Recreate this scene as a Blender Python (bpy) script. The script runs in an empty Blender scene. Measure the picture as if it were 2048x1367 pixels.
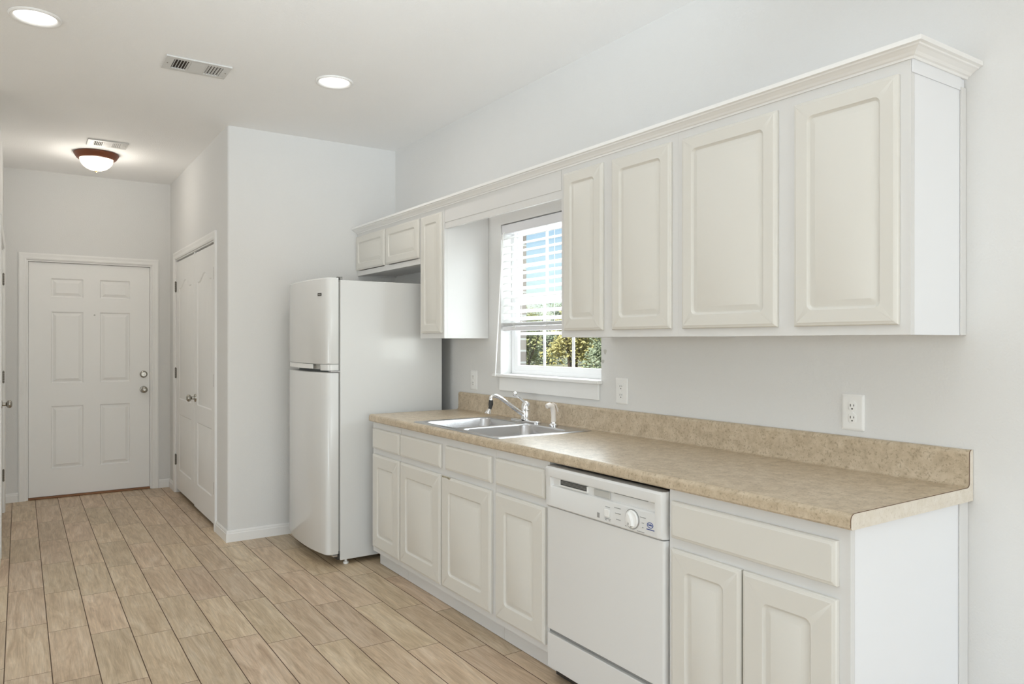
import bpy, bmesh, math, random
from mathutils import Vector, Matrix

C = bpy.context.scene.collection
S = bpy.context.scene
rnd = random.Random(7)
CEIL = 2.808

# ------------------------------------------------------------------ camera
YAW, PITCH, ROLL, FPX = 0.5893, -0.0005, 0.0004, 1472.8
def cam_axes():
    F = Vector((math.sin(YAW), math.cos(YAW), 0)); r = Vector((math.cos(YAW), -math.sin(YAW), 0)); u = Vector((0, 0, 1))
    F2 = F * math.cos(PITCH) + u * math.sin(PITCH); u2 = u * math.cos(PITCH) - F * math.sin(PITCH)
    r3 = r * math.cos(ROLL) + u2 * math.sin(ROLL); u3 = u2 * math.cos(ROLL) - r * math.sin(ROLL)
    return r3, u3, F2
cd = bpy.data.cameras.new('camera'); cam = bpy.data.objects.new('camera', cd); C.objects.link(cam)
cd.sensor_width = 36; cd.lens = FPX * 36 / 2048; cd.clip_start = 0.02; cd.clip_end = 300
r_, u_, f_ = cam_axes()
M4 = Matrix.Identity(4)
for i in range(3):
    M4[i][0], M4[i][1], M4[i][2] = r_[i], u_[i], -f_[i]
M4[0][3], M4[1][3], M4[2][3] = -2.3945, -1.0741, 1.3521
cam.matrix_world = M4
S.camera = cam

# ------------------------------------------------------------------ world, sun, daylight, exposure
S.view_settings.view_transform = 'Standard'; S.view_settings.look = 'None'
S.view_settings.exposure = 0.0; S.view_settings.gamma = 1.0; S.view_settings.use_curve_mapping = False
S.cycles.use_denoising = True
S.cycles.max_bounces = 12; S.cycles.diffuse_bounces = 8; S.cycles.glossy_bounces = 5; S.cycles.transparent_max_bounces = 16
S.cycles.sample_clamp_indirect = 8.0
W = bpy.data.worlds.new('sky'); S.world = W; W.use_nodes = True
wn = W.node_tree; wn.nodes.clear()
sky = wn.nodes.new('ShaderNodeTexSky'); sky.sky_type = 'NISHITA'; sky.sun_disc = False
sky.sun_elevation = math.radians(50); sky.sun_rotation = math.radians(160); sky.air_density = 1.0; sky.dust_density = 0.3
bg = wn.nodes.new('ShaderNodeBackground'); bg.inputs[1].default_value = 0.16
wo = wn.nodes.new('ShaderNodeOutputWorld')
wn.links.new(sky.outputs[0], bg.inputs[0]); wn.links.new(bg.outputs[0], wo.inputs[0])

def light(name, kind, loc, energy, color=(1, 1, 1), size=None, rot=None, direction=None, **kw):
    l = bpy.data.lights.new(name, kind); l.energy = energy; l.color = color
    if kind == 'AREA':
        l.shape = 'RECTANGLE'; l.size, l.size_y = size
    elif size is not None and kind != 'SUN':
        l.shadow_soft_size = size
    for k, v in kw.items(): setattr(l, k, v)
    o = bpy.data.objects.new(name, l); C.objects.link(o); o.location = loc
    if direction: o.rotation_euler = Vector(direction).to_track_quat('-Z', 'Y').to_euler()
    return o
light('sun', 'SUN', (0, 0, 10), 6.0, (1, .98, .94), direction=(0.75, .25, -0.9), angle=math.radians(1))
# daylight through the glass doors and windows of the living area behind the camera, and the kitchen window
DAY = (.88, .96, 1)
light('daylight_rear_doors', 'AREA', (-1.75, -4.42, 1.15), 72, DAY, (3.0, 2.1), direction=(0, 1, 0.1))
light('daylight_side_window', 'AREA', (-6.02, -0.2, 1.45), 66, DAY, (2.4, 1.5), direction=(1, 0, 0.3))
light('daylight_kitchen_window', 'AREA', (0.13, 2.17, 1.6), 16.5, (.95, .98, 1), (0.86, 0.84), direction=(-1, 0, 0))
# the photographer's flash, bounced off the ceiling from beside the camera
light('bounce_flash', 'SPOT', (-2.05, -1.35, 1.75), 440, (.84, .94, 1), .08, direction=(.8, 2.6, 1.65), spot_size=1.12, spot_blend=1)

# ------------------------------------------------------------------ materials
def nodes_of(m):
    m.use_nodes = True; nt = m.node_tree; nt.nodes.clear()
    out = nt.nodes.new('ShaderNodeOutputMaterial'); b = nt.nodes.new('ShaderNodeBsdfPrincipled')
    nt.links.new(b.outputs[0], out.inputs[0])
    return nt, b, out
def N(nt, t, **kw):
    n = nt.nodes.new(t)
    for k, v in kw.items():
        if k.startswith('i'):
            n.inputs[int(k[1:])].default_value = v
        else: setattr(n, k, v)
    return n
def math_(nt, op, a, b=None, c=None):
    n = nt.nodes.new('ShaderNodeMath'); n.operation = op
    for i, v in enumerate((a, b, c)):
        if v is None: continue
        if isinstance(v, (int, float)): n.inputs[i].default_value = v
        else: nt.links.new(v, n.inputs[i])
    return n.outputs[0]
def mixc(nt, f, a, b):
    n = nt.nodes.new('ShaderNodeMix'); n.data_type = 'RGBA'
    for k, v in ((0, f), (6, a), (7, b)):
        if isinstance(v, (int, float)): n.inputs[k].default_value = v
        elif isinstance(v, tuple): n.inputs[k].default_value = (*v, 1)
        else: nt.links.new(v, n.inputs[k])
    return n.outputs[2]
def paint(name, col, rough=.5, bump=0, bscale=200, metal=0, var=0.0, spec=.5, trans=0, coat=0):
    m = bpy.data.materials.new(name); nt, b, out = nodes_of(m)
    b.inputs['Roughness'].default_value = rough; b.inputs['Metallic'].default_value = metal
    b.inputs['Specular IOR Level'].default_value = spec
    b.inputs['Coat Weight'].default_value = coat
    pos = N(nt, 'ShaderNodeNewGeometry').outputs['Position']
    nz = N(nt, 'ShaderNodeTexNoise'); nz.inputs['Scale'].default_value = bscale; nz.inputs['Detail'].default_value = 3
    nt.links.new(pos, nz.inputs['Vector'])
    n2 = N(nt, 'ShaderNodeTexNoise'); n2.inputs['Scale'].default_value = 3.0
    nt.links.new(pos, n2.inputs['Vector'])
    dark = tuple(c * (1 - var) for c in col)
    nt.links.new(mixc(nt, n2.outputs['Fac'], dark, col), b.inputs['Base Color'])
    if bump:
        bp = N(nt, 'ShaderNodeBump'); bp.inputs['Strength'].default_value = bump; bp.inputs['Distance'].default_value = .004
        nt.links.new(nz.outputs['Fac'], bp.inputs['Height']); nt.links.new(bp.outputs[0], b.inputs['Normal'])
    if trans:
        tr = N(nt, 'ShaderNodeBsdfTranslucent'); tr.inputs[0].default_value = (*col, 1)
        ms = N(nt, 'ShaderNodeMixShader'); ms.inputs[0].default_value = trans
        nt.links.new(b.outputs[0], ms.inputs[1]); nt.links.new(tr.outputs[0], ms.inputs[2]); nt.links.new(ms.outputs[0], out.inputs[0])
    return m
def emit(name, col, strength):
    m = bpy.data.materials.new(name); nt, b, out = nodes_of(m)
    b.inputs['Base Color'].default_value = (*col, 1)
    b.inputs['Emission Color'].default_value = (*col, 1); b.inputs['Emission Strength'].default_value = strength
    return m

M = {}
M['wall'] = paint('wall_paint', (.755, .755, .750), .75, .35, 130, var=.02, spec=.25)
M['ceiling'] = paint('ceiling_paint', (.93, .93, .93), .8, .4, 150, var=.02, spec=.2)
M['trim'] = paint('white_gloss_trim', (.87, .868, .86), .38, .05, 40, var=.02)
M['door'] = paint('white_door_paint', (.88, .878, .87), .42, .06, 60, var=.02)
M['cream'] = paint('cream_foil_door', (.71, .694, .65), .38, .03, 30, var=.015)
M['frame'] = paint('cabinet_white_paint', (.725, .722, .715), .42, .08, 50, var=.02)
M['panel'] = paint('bright_white_laminate', (.83, .845, .875), .4, .02, 30, var=.01)
M['fridge'] = paint('fridge_enamel', (.72, .725, .72), .22, .05, 420, var=.01, coat=.2)
M['appliance'] = paint('appliance_white', (.745, .747, .742), .3, .02, 200, var=.01)
M['plastic'] = paint('white_plastic', (.86, .86, .85), .35, var=.01)
M['greyplastic'] = paint('grey_plastic', (.52, .52, .50), .4, var=.03)
M['gasket'] = paint('gasket_grey', (.30, .30, .29), .6)
M['dark'] = paint('dark_void', (.03, .028, .025), .7)
M['black'] = paint('black_plastic', (.035, .032, .03), .4)
M['blue'] = paint('blue_print', (.05, .09, .32), .5)
M['print'] = paint('grey_print', (.33, .33, .33), .5)
M['chrome'] = paint('chrome', (.86, .86, .87), .10, metal=1)
M['hinge'] = paint('aged_hinge_metal', (.27, .25, .22), .35, metal=1, var=.2)
M['nickel'] = paint('satin_nickel', (.44, .42, .38), .26, metal=1, var=.1)
M['steel'] = paint('brushed_steel', (.60, .60, .615), .26, .04, 300, metal=1, var=.06)
M['wood'] = paint('dark_red_wood', (.20, .055, .018), .35, .1, 60, var=.4)
M['threshold'] = paint('oak_threshold', (.30, .14, .06), .5, .1, 60, var=.3)
M['bronze'] = paint('antique_bronze', (.22, .17, .09), .35, metal=1)
M['blind'] = paint('blind_white', (.90, .90, .90), .45, trans=.45)
M['blindrail'] = paint('blind_rail_white', (.78, .78, .81), .45)
M['cord'] = paint('white_cord', (.85, .85, .83), .7)
M['vinyl'] = paint('white_vinyl', (.87, .875, .89), .4)
M['sprayer'] = paint('almond_plastic', (.86, .80, .74), .35)
M['seam'] = paint('seam_brown', (.14, .075, .04), .6)
M['bark'] = paint('bark', (.16, .12, .09), .9, .4, 30, var=.4)
M['vent'] = paint('vent_paint', (.66, .655, .64), .5, var=.04)
M['duct'] = paint('duct_dark', (.05, .04, .033), .8)
M['lens'] = emit('lamp_lens', (1, .97, .92), 2.5)
M['dome'] = emit('dome_glass', (1, .91, .76), 1.35)

# glass pane: lets light through, reflects a little
m = bpy.data.materials.new('window_glass'); nt, b, out = nodes_of(m)
tr = N(nt, 'ShaderNodeBsdfTransparent'); tr.inputs[0].default_value = (.95, .97, .96, 1)
gl = N(nt, 'ShaderNodeBsdfGlossy'); gl.inputs['Roughness'].default_value = .02
fr = N(nt, 'ShaderNodeFresnel'); fr.inputs[0].default_value = 1.45
ms = N(nt, 'ShaderNodeMixShader')
bf = N(nt, 'ShaderNodeNewGeometry').outputs['Backfacing']
nt.links.new(math_(nt, 'MULTIPLY', fr.outputs[0], math_(nt, 'SUBTRACT', 1, bf)), ms.inputs[0]); nt.links.new(tr.outputs[0], ms.inputs[1]); nt.links.new(gl.outputs[0], ms.inputs[2])
nt.links.new(ms.outputs[0], out.inputs[0]); M['glass'] = m

# floor: 16 x 62 cm wood-look tiles in a stepped bond, dark grout
m = bpy.data.materials.new('wood_look_tile'); nt, b, out = nodes_of(m)
pos = N(nt, 'ShaderNodeNewGeometry').outputs['Position']
sx = N(nt, 'ShaderNodeSeparateXYZ'); nt.links.new(pos, sx.inputs[0]); X, Y = sx.outputs[0], sx.outputs[1]
kx = math_(nt, 'DIVIDE', math_(nt, 'ADD', X, 2.447), .1623); k = math_(nt, 'FLOOR', kx); fx = math_(nt, 'FRACT', kx)
ky = math_(nt, 'DIVIDE', math_(nt, 'ADD', math_(nt, 'SUBTRACT', Y, 2.485), math_(nt, 'MULTIPLY', k, .1385)), .621)
j = math_(nt, 'FLOOR', ky); fy = math_(nt, 'FRACT', ky)
dx = math_(nt, 'MULTIPLY', math_(nt, 'MINIMUM', fx, math_(nt, 'SUBTRACT', 1, fx)), .1623)
dy = math_(nt, 'MULTIPLY', math_(nt, 'MINIMUM', fy, math_(nt, 'SUBTRACT', 1, fy)), .621)
g1 = math_(nt, 'LESS_THAN', dx, .0019); g2 = math_(nt, 'LESS_THAN', dy, .0014)
grout = math_(nt, 'MAXIMUM', g1, g2)
idv = N(nt, 'ShaderNodeCombineXYZ'); nt.links.new(k, idv.inputs[0]); nt.links.new(j, idv.inputs[1])
wnz = N(nt, 'ShaderNodeTexWhiteNoise', noise_dimensions='3D'); nt.links.new(idv.outputs[0], wnz.inputs['Vector'])
tid = wnz.outputs['Value']
gv = N(nt, 'ShaderNodeCombineXYZ')
nt.links.new(math_(nt, 'MULTIPLY', X, 16), gv.inputs[0]); nt.links.new(math_(nt, 'MULTIPLY', Y, 2.2), gv.inputs[1]); nt.links.new(math_(nt, 'MULTIPLY', tid, 37), gv.inputs[2])
n1 = N(nt, 'ShaderNodeTexNoise'); n1.inputs['Scale'].default_value = 1.0; n1.inputs['Detail'].default_value = 6; n1.inputs['Roughness'].default_value = .62; n1.inputs['Distortion'].default_value = 1.6
nt.links.new(gv.outputs[0], n1.inputs['Vector'])
gv2 = N(nt, 'ShaderNodeCombineXYZ')
nt.links.new(math_(nt, 'MULTIPLY', X, 150), gv2.inputs[0]); nt.links.new(math_(nt, 'MULTIPLY', Y, 7), gv2.inputs[1]); nt.links.new(math_(nt, 'MULTIPLY', tid, 91), gv2.inputs[2])
n2 = N(nt, 'ShaderNodeTexNoise'); n2.inputs['Scale'].default_value = 1.0; n2.inputs['Detail'].default_value = 4; n2.inputs['Distortion'].default_value = .8
nt.links.new(gv2.outputs[0], n2.inputs['Vector'])
r1 = N(nt, 'ShaderNodeValToRGB'); nt.links.new(n1.outputs['Fac'], r1.inputs[0])
e = r1.color_ramp.elements
e[0].position = .30; e[0].color = (.40, .305, .192, 1); e[1].position = .72; e[1].color = (.64, .545, .405, 1)
x = e.new(.50); x.color = (.53, .425, .285, 1)
fine = N(nt, 'ShaderNodeMapRange'); nt.links.new(n2.outputs['Fac'], fine.inputs[0]); fine.inputs[1].default_value = .3; fine.inputs[2].default_value = .7; fine.inputs[3].default_value = .84; fine.inputs[4].default_value = 1.12
tone = math_(nt, 'MULTIPLY', fine.outputs[0], math_(nt, 'ADD', math_(nt, 'MULTIPLY', tid, .22), .97))
hsv = N(nt, 'ShaderNodeHueSaturation'); nt.links.new(r1.outputs[0], hsv.inputs['Color']); nt.links.new(tone, hsv.inputs['Value']); hsv.inputs['Saturation'].default_value = 1.0
wn2 = N(nt, 'ShaderNodeTexWhiteNoise', noise_dimensions='3D'); sv = N(nt, 'ShaderNodeVectorMath', operation='ADD'); nt.links.new(idv.outputs[0], sv.inputs[0]); sv.inputs[1].default_value = (17.3, 5.1, 2.7); nt.links.new(sv.outputs[0], wn2.inputs['Vector'])
nt.links.new(math_(nt, 'ADD', math_(nt, 'MULTIPLY', wn2.outputs['Value'], .014), .484), hsv.inputs['Hue'])
nt.links.new(mixc(nt, grout, hsv.outputs[0], (.085, .05, .03)), b.inputs['Base Color'])
nt.links.new(math_(nt, 'ADD', math_(nt, 'MULTIPLY', grout, .4), .40), b.inputs['Roughness'])
b.inputs['Specular IOR Level'].default_value = .4
bp = N(nt, 'ShaderNodeBump'); bp.inputs['Strength'].default_value = .25; bp.inputs['Distance'].default_value = .002
nt.links.new(math_(nt, 'SUBTRACT', math_(nt, 'MULTIPLY', n2.outputs['Fac'], .25), grout), bp.inputs['Height']); nt.links.new(bp.outputs[0], b.inputs['Normal'])
M['tile'] = m

# tan mottled laminate
def laminate(name, cols, rough):
    m = bpy.data.materials.new(name); nt, b, out = nodes_of(m)
    pos = N(nt, 'ShaderNodeNewGeometry').outputs['Position']
    a = N(nt, 'ShaderNodeTexNoise'); a.inputs['Scale'].default_value = 28; a.inputs['Detail'].default_value = 6; a.inputs['Roughness'].default_value = .65
    nt.links.new(pos, a.inputs['Vector'])
    r = N(nt, 'ShaderNodeValToRGB'); nt.links.new(a.outputs['Fac'], r.inputs[0])
    e = r.color_ramp.elements
    e[0].position = .30; e[0].color = (*cols[0], 1); e[1].position = .68; e[1].color = (*cols[2], 1); e.new(.5).color = (*cols[1], 1)
    sp = N(nt, 'ShaderNodeTexNoise'); sp.inputs['Scale'].default_value = 120; sp.inputs['Detail'].default_value = 3
    nt.links.new(pos, sp.inputs['Vector'])
    mr = N(nt, 'ShaderNodeMapRange'); nt.links.new(sp.outputs['Fac'], mr.inputs[0])
    mr.inputs[1].default_value = .54; mr.inputs[2].default_value = .68; mr.inputs[3].default_value = 0; mr.inputs[4].default_value = .55
    nt.links.new(mixc(nt, mr.outputs[0], r.outputs[0], cols[3]), b.inputs['Base Color'])
    b.inputs['Roughness'].default_value = rough; b.inputs['Specular IOR Level'].default_value = .7
    return m
M['laminate'] = laminate('tan_laminate', ((.42, .335, .230), (.54, .44, .315), (.63, .53, .40), (.25, .19, .115)), .34)
M['lamend_lit'] = laminate('tan_laminate_lit_end', ((.66, .60, .50), (.72, .66, .57), (.77, .72, .64), (.58, .51, .42)), .35)  # paler copy for the end cap: the light on it is put into the colour

# exterior
m = bpy.data.materials.new('brick'); nt, b, out = nodes_of(m)
bt = N(nt, 'ShaderNodeTexBrick'); bt.inputs['Color1'].default_value = (.42, .36, .31, 1); bt.inputs['Color2'].default_value = (.30, .25, .22, 1); bt.inputs['Mortar'].default_value = (.62, .60, .56, 1)
bt.inputs['Scale'].default_value = 1.0; bt.inputs['Mortar Size'].default_value = .006; bt.inputs['Brick Width'].default_value = .2; bt.inputs['Row Height'].default_value = .072
gp = N(nt, 'ShaderNodeNewGeometry'); s3 = N(nt, 'ShaderNodeSeparateXYZ'); nt.links.new(gp.outputs['Position'], s3.inputs[0])
c3 = N(nt, 'ShaderNodeCombineXYZ'); nt.links.new(math_(nt, 'ADD', s3.outputs[0], s3.outputs[1]), c3.inputs[0]); nt.links.new(s3.outputs[2], c3.inputs[1])
nt.links.new(c3.outputs[0], bt.inputs['Vector']); nt.links.new(bt.outputs['Color'], b.inputs['Base Color']); b.inputs['Roughness'].default_value = .85
M['brick'] = m
def leafmat(name, c1, c2):
    m = bpy.data.materials.new(name); nt, b, out = nodes_of(m)
    g = N(nt, 'ShaderNodeNewGeometry'); nz = N(nt, 'ShaderNodeTexNoise'); nz.inputs['Scale'].default_value = 2.5; nt.links.new(g.outputs['Position'], nz.inputs['Vector'])
    nt.links.new(mixc(nt, nz.outputs['Fac'], c1, c2), b.inputs['Base Color']); b.inputs['Roughness'].default_value = .6
    return m
M['leaf1'] = leafmat('olive_leaves', (.30, .32, .12), (.52, .50, .24))
M['leaf2'] = leafmat('grey_green_leaves', (.24, .30, .18), (.44, .48, .32))
M['leaf3'] = leafmat('yellow_green_leaves', (.48, .44, .14), (.66, .58, .26))
M['lawn'] = leafmat('dry_lawn', (.50, .44, .32), (.36, .37, .18))

# ------------------------------------------------------------------ mesh helpers
class MB:
    def __init__(s): s.bm = bmesh.new()
    def box(s, x0, x1, y0, y1, z0, z1):
        if x0 > x1: x0, x1 = x1, x0
        if y0 > y1: y0, y1 = y1, y0
        if z0 > z1: z0, z1 = z1, z0
        v = [s.bm.verts.new(p) for p in ((x0,y0,z0),(x1,y0,z0),(x1,y1,z0),(x0,y1,z0),(x0,y0,z1),(x1,y0,z1),(x1,y1,z1),(x0,y1,z1))]
        for f in ((3,2,1,0),(4,5,6,7),(0,1,5,4),(1,2,6,5),(2,3,7,6),(3,0,4,7)): s.bm.faces.new([v[i] for i in f])
        return s
    def loops(s, rings, closed=True, cap0=True, cap1=True):
        vs = [[s.bm.verts.new(p) for p in r] for r in rings]
        n = len(vs[0])
        for a, b in zip(vs, vs[1:]):
            for i in range(n if closed else n - 1):
                q = [a[i], a[(i+1) % n], b[(i+1) % n], b[i]]
                try: s.bm.faces.new(q)
                except ValueError: pass
        if cap0: s.bm.faces.new(list(reversed(vs[0])))
        if cap1: s.bm.faces.new(vs[-1])
        return s
    def prism(s, poly, axis, a, b):
        """poly: 2D points in the plane normal to axis (x: (y,z); y: (x,z); z: (x,y))"""
        def P(p, t):
            return {'x': (t, p[0], p[1]), 'y': (p[0], t, p[1]), 'z': (p[0], p[1], t)}[axis]
        return s.loops([[P(p, a) for p in poly], [P(p, b) for p in poly]])
    def lathe(s, prof, center, axis='z', n=32, cap0=False, cap1=False):
        """prof: (radius, offset along axis)"""
        c = Vector(center); rings = []
        ax = axis if isinstance(axis, Vector) else Vector({'x': (1,0,0), 'y': (0,1,0), 'z': (0,0,1)}[axis])
        ax = ax.normalized(); t = ax.orthogonal().normalized(); q = ax.cross(t)
        for r, h in prof:
            rr = max(r, 1e-5)
            rings.append([c + ax*h + (t*math.cos(2*math.pi*i/n) + q*math.sin(2*math.pi*i/n))*rr for i in range(n)])
        return s.loops(rings, cap0=cap0, cap1=cap1)
    def tube(s, pts, rad, n=10):
        pts = [Vector(p) for p in pts]; rads = rad if isinstance(rad, (list, tuple)) else [rad]*len(pts)
        up = None; rings = []
        for i, p in enumerate(pts):
            d = (pts[min(i+1, len(pts)-1)] - pts[max(i-1, 0)]).normalized()
            if up is None: up = d.orthogonal().normalized()
            up = (up - d*up.dot(d)).normalized(); q = d.cross(up)
            rings.append([p + (up*math.cos(2*math.pi*k/n) + q*math.sin(2*math.pi*k/n))*rads[i] for k in range(n)])
        return s.loops(rings)
    def build(s, name, mat, parent=None, bevel=0, smooth=35, seg=2, weld=True):
        if weld: bmesh.ops.remove_doubles(s.bm, verts=s.bm.verts, dist=1e-6)
        bmesh.ops.recalc_face_normals(s.bm, faces=s.bm.faces)
        me = bpy.data.meshes.new(name); s.bm.to_mesh(me); s.bm.free()
        me.materials.append(mat if not isinstance(mat, str) else M[mat])
        if smooth:
            for p in me.polygons: p.use_smooth = True
            me.set_sharp_from_angle(angle=math.radians(smooth))
        o = bpy.data.objects.new(name, me); C.objects.link(o)
        if parent: 
            o.parent = parent
            o.matrix_parent_inverse = Matrix.Translation(-world_loc(parent))
        if bevel:
            bv = o.modifiers.new('bevel', 'BEVEL'); bv.width = bevel; bv.segments = seg; bv.limit_method = 'ANGLE'; bv.angle_limit = math.radians(40)
            bv.harden_normals = False
        return o
def world_loc(o):
    v = Vector(o.location)
    if o.parent: v = v + o.matrix_parent_inverse.translation + world_loc(o.parent)
    return v
def arc(cx, cy, r, a0, a1, n=6):
    return [(cx + r*math.cos(math.radians(a0+(a1-a0)*i/n)), cy + r*math.sin(math.radians(a0+(a1-a0)*i/n))) for i in range(n+1)]
def rrect(u0, v0, u1, v1, r, n=4):
    r = max(r, 1e-5)
    return arc(u0+r, v0+r, r, 180, 270, n) + arc(u1-r, v0+r, r, 270, 360, n) + arc(u1-r, v1-r, r, 0, 90, n) + arc(u0+r, v1-r, r, 90, 180, n)
def thing(name, label, cat, loc, group=None):
    o = bpy.data.objects.new(name, None); C.objects.link(o); o.location = loc; o.empty_display_size = .1
    o['label'] = label; o['category'] = cat
    if group: o['group'] = group
    return o
def tag(o, label, cat, group=None, kind=None):
    o['label'] = label; o['category'] = cat
    if group: o['group'] = group
    if kind: o['kind'] = kind
    return o
def struct(o): o['kind'] = 'structure'; return o
def sempty(name, loc):
    o = bpy.data.objects.new(name, None); C.objects.link(o); o.location = loc; o.empty_display_size = .1
    return struct(o)

# front-face mapping: (u, v, d) -> world, d = out of the face
def face_x(x, s=-1):   # face looks along s*X, u runs along y
    return lambda u, v, d: (x + s*d, u, v)
def face_y(y, s=-1):
    return lambda u, v, d: (u, y + s*d, v)

def routed_door(name, parent, mp, u0, v0, u1, v1, t=.019, pf=.052, mat='cream', raised=True):
    """one routed door: rounded edge, cut groove, raised centre field"""
    mb = MB()
    rg = [(0, -t, .001), (0, -.008, .001), (.003, -.0035, .002), (.0085, -.002, .003), (.0115, 0, .003)]
    if raised:
        rg += [(pf, 0, .020), (pf+.003, -.0040, .018), (pf+.008, -.0076, .015), (pf+.013, -.0076, .011), (pf+.028, -.0006, .004)]
    else:
        rg += [(.016, 0, .003)]
    rings = [[mp(a, b, d) for a, b in rrect(u0+i, v0+i, u1-i, v1-i, r)] for i, d, r in rg]
    mb.loops(rings)
    return mb.build(name, mat, parent, smooth=28)

def ogee(f):
    # cathedral top: 0 at the shoulders, 1 at the crest
    return .5 - .5*math.cos(math.pi*min(1, max(0, (f-.12)/.38))) if f < .5 else .5 - .5*math.cos(math.pi*min(1, max(0, (1-f-.12)/.38)))
def panel_slab(name, parent, mp, u0, v0, u1, v1, t, panels, mat='door', depth=.006, sub=None):
    """moulded door: panels = list of (pu0, pv0, pu1, pv1, rise) on a full grid of cuts"""
    mb = MB()
    us = sorted({u0, u1} | {p[0] for p in panels} | {p[2] for p in panels})
    vs = sorted({v0, v1} | {p[1] for p in panels} | {p[3] for p in panels})
    K = 14
    def ring(p, ins, d, curved=True):
        a, b, c, e, rise = p
        a += ins; b += ins; c -= ins; e -= ins
        pts = [mp(a, b, d), mp(c, b, d)]
        for i in range(K+1):
            f = i/K; uu = c + (a-c)*f
            vv = e if not (rise and curved) else e - rise + rise*ogee(f)
            pts.append(mp(uu, vv, d))
        return pts
    cells = {}
    for p in panels:
        cells[(us.index(p[0]), vs.index(p[1]))] = p
    for i in range(len(us)-1):
        for jx in range(len(vs)-1):
            p = cells.get((i, jx))
            if p and us[i+1] == p[2] and vs[jx+1] == p[3]:
                rings = [ring(p, 0, 0, False), ring(p, .002, 0), ring(p, .010, -depth), ring(p, .016, -depth), ring(p, .040, -.001)]
                mb.loops(rings, cap0=False)
            else:
                q = [mp(us[i], vs[jx], 0), mp(us[i+1], vs[jx], 0), mp(us[i+1], vs[jx+1], 0), mp(us[i], vs[jx+1], 0)]
                mb.bm.faces.new([mb.bm.verts.new(x) for x in q])
    fr = [mp(u0, v0, 0), mp(u1, v0, 0), mp(u1, v1, 0), mp(u0, v1, 0)]
    bk = [mp(u0, v0, -t), mp(u1, v0, -t), mp(u1, v1, -t), mp(u0, v1, -t)]
    mb.loops([fr, bk], cap0=False)
    return mb.build(name, mat, parent, smooth=20)

# ------------------------------------------------------------------ setting: shell
YA, XP, YD, XL = 4.117, -1.229, 6.40, -2.504        # alcove wall, hall right wall, hall end wall, hall left wall
OY0, OY1, OZ0, OZ1 = 1.712, 2.628, 1.160, 2.050      # kitchen window opening
XS, YR = -6.0, -4.4                                  # far side wall and rear wall of the living area

struct(MB().box(XS-.15, .12, YR-.15, YD+.15, -.12, 0).build('floor', 'tile', smooth=0))
struct(MB().box(XS-.15, .25, YR-.15, YD+.15, CEIL, CEIL+.12).build('ceiling', 'ceiling', smooth=0))
w = MB()
w.box(0, .12, YR-.15, OY0, 0, CEIL).box(0, .12, OY1, YA, 0, CEIL).box(0, .12, OY0, OY1, 0, OZ0-.02).box(0, .12, OY0, OY1, OZ1, CEIL)
struct(w.build('wall_right', 'wall', smooth=0, weld=False))
w = MB()
w.box(.14, .20, YR-.15, OY0-.02, -.1, CEIL).box(.14, .20, OY1+.02, YD+.2, -.1, CEIL).box(.14, .20, OY0-.02, OY1+.02, -.1, OZ0-.03).box(.14, .20, OY0-.02, OY1+.02, OZ1+.02, CEIL)
struct(w.build('wall_outside', 'brick', smooth=0, weld=False))
# alcove wall with bullnose corner, turning into the right wall of the hall
PY0, PY1, PZ = 4.500, 6.100, 2.085                   # pantry opening
r = .018
plan = [(.12, YA)] + [(p[0], p[1]) for p in reversed(arc(XP+r, YA+r, r, 180, 270, 6))] + [(XP, PY0), (.12, PY0)]
w = MB(); w.prism(plan, 'z', 0, CEIL)
w.box(XP, .12, PY0, PY1, PZ, CEIL).box(XP, .12, PY1, YD+.15, 0, CEIL).box(-.55, .12, PY0, PY1, 0, PZ)
struct(w.build('wall_front', 'wall', smooth=40, weld=False))
DX0, DX1, DZ = -2.347, -1.385, 2.048                 # end door opening
w = MB(); w.box(XL-.6, DX0, YD, YD+.15, 0, CEIL).box(DX1, XP, YD, YD+.15, 0, CEIL).box(DX0, DX1, YD, YD+.15, DZ, CEIL).box(DX0, DX1, YD+.09, YD+.15, 0, DZ)
struct(w.build('wall_end', 'wall', smooth=0, weld=False))
LY0, LY1 = 4.56, 5.98                                # closet opening in the left wall of the hall
plan = [(XS, YA), (XS, LY0), (XL, LY0)] + [(p[0], p[1]) for p in reversed(arc(XL-r, YA+r, r, 270, 360, 6))]
w = MB(); w.prism(plan, 'z', 0, CEIL); w.box(XL-.6, XL, LY0, LY1, PZ, CEIL).box(XL-.6, XL, LY1, YD, 0, CEIL).box(XL-.7, XL-.6, LY0, YD, 0, CEIL)
struct(w.build('wall_left', 'wall', smooth=40, weld=False))
# rear wall and side wall of the living area with their window openings
def wall_with_holes(name, axis, a, b, lo, hi, holes):
    w = MB()
    cuts = sorted({lo, hi} | {h[0] for h in holes} | {h[1] for h in holes})
    for c0, c1 in zip(cuts, cuts[1:]):
        h = [q for q in holes if q[0] <= c0 and q[1] >= c1]
        segs = [(0, CEIL)] if not h else [(0, h[0][2]), (h[0][3], CEIL)]
        for z0, z1 in segs:
            if z1 - z0 < .001: continue
            if axis == 'y': w.box(c0, c1, a, b, z0, z1)
            else: w.box(a, b, c0, c1, z0, z1)
    return struct(w.build(name, 'wall', smooth=0, weld=False))
wall_with_holes('wall_rear', 'y', YR-.15, YR, XS-.15, 0, [(-3.3, -.2, .05, 2.25), (-5.75, -4.05, .8, 2.2)])
wall_with_holes('wall_side', 'x', XS-.15, XS, YR, YA, [(-1.45, 1.05, .65, 2.25)])

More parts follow.
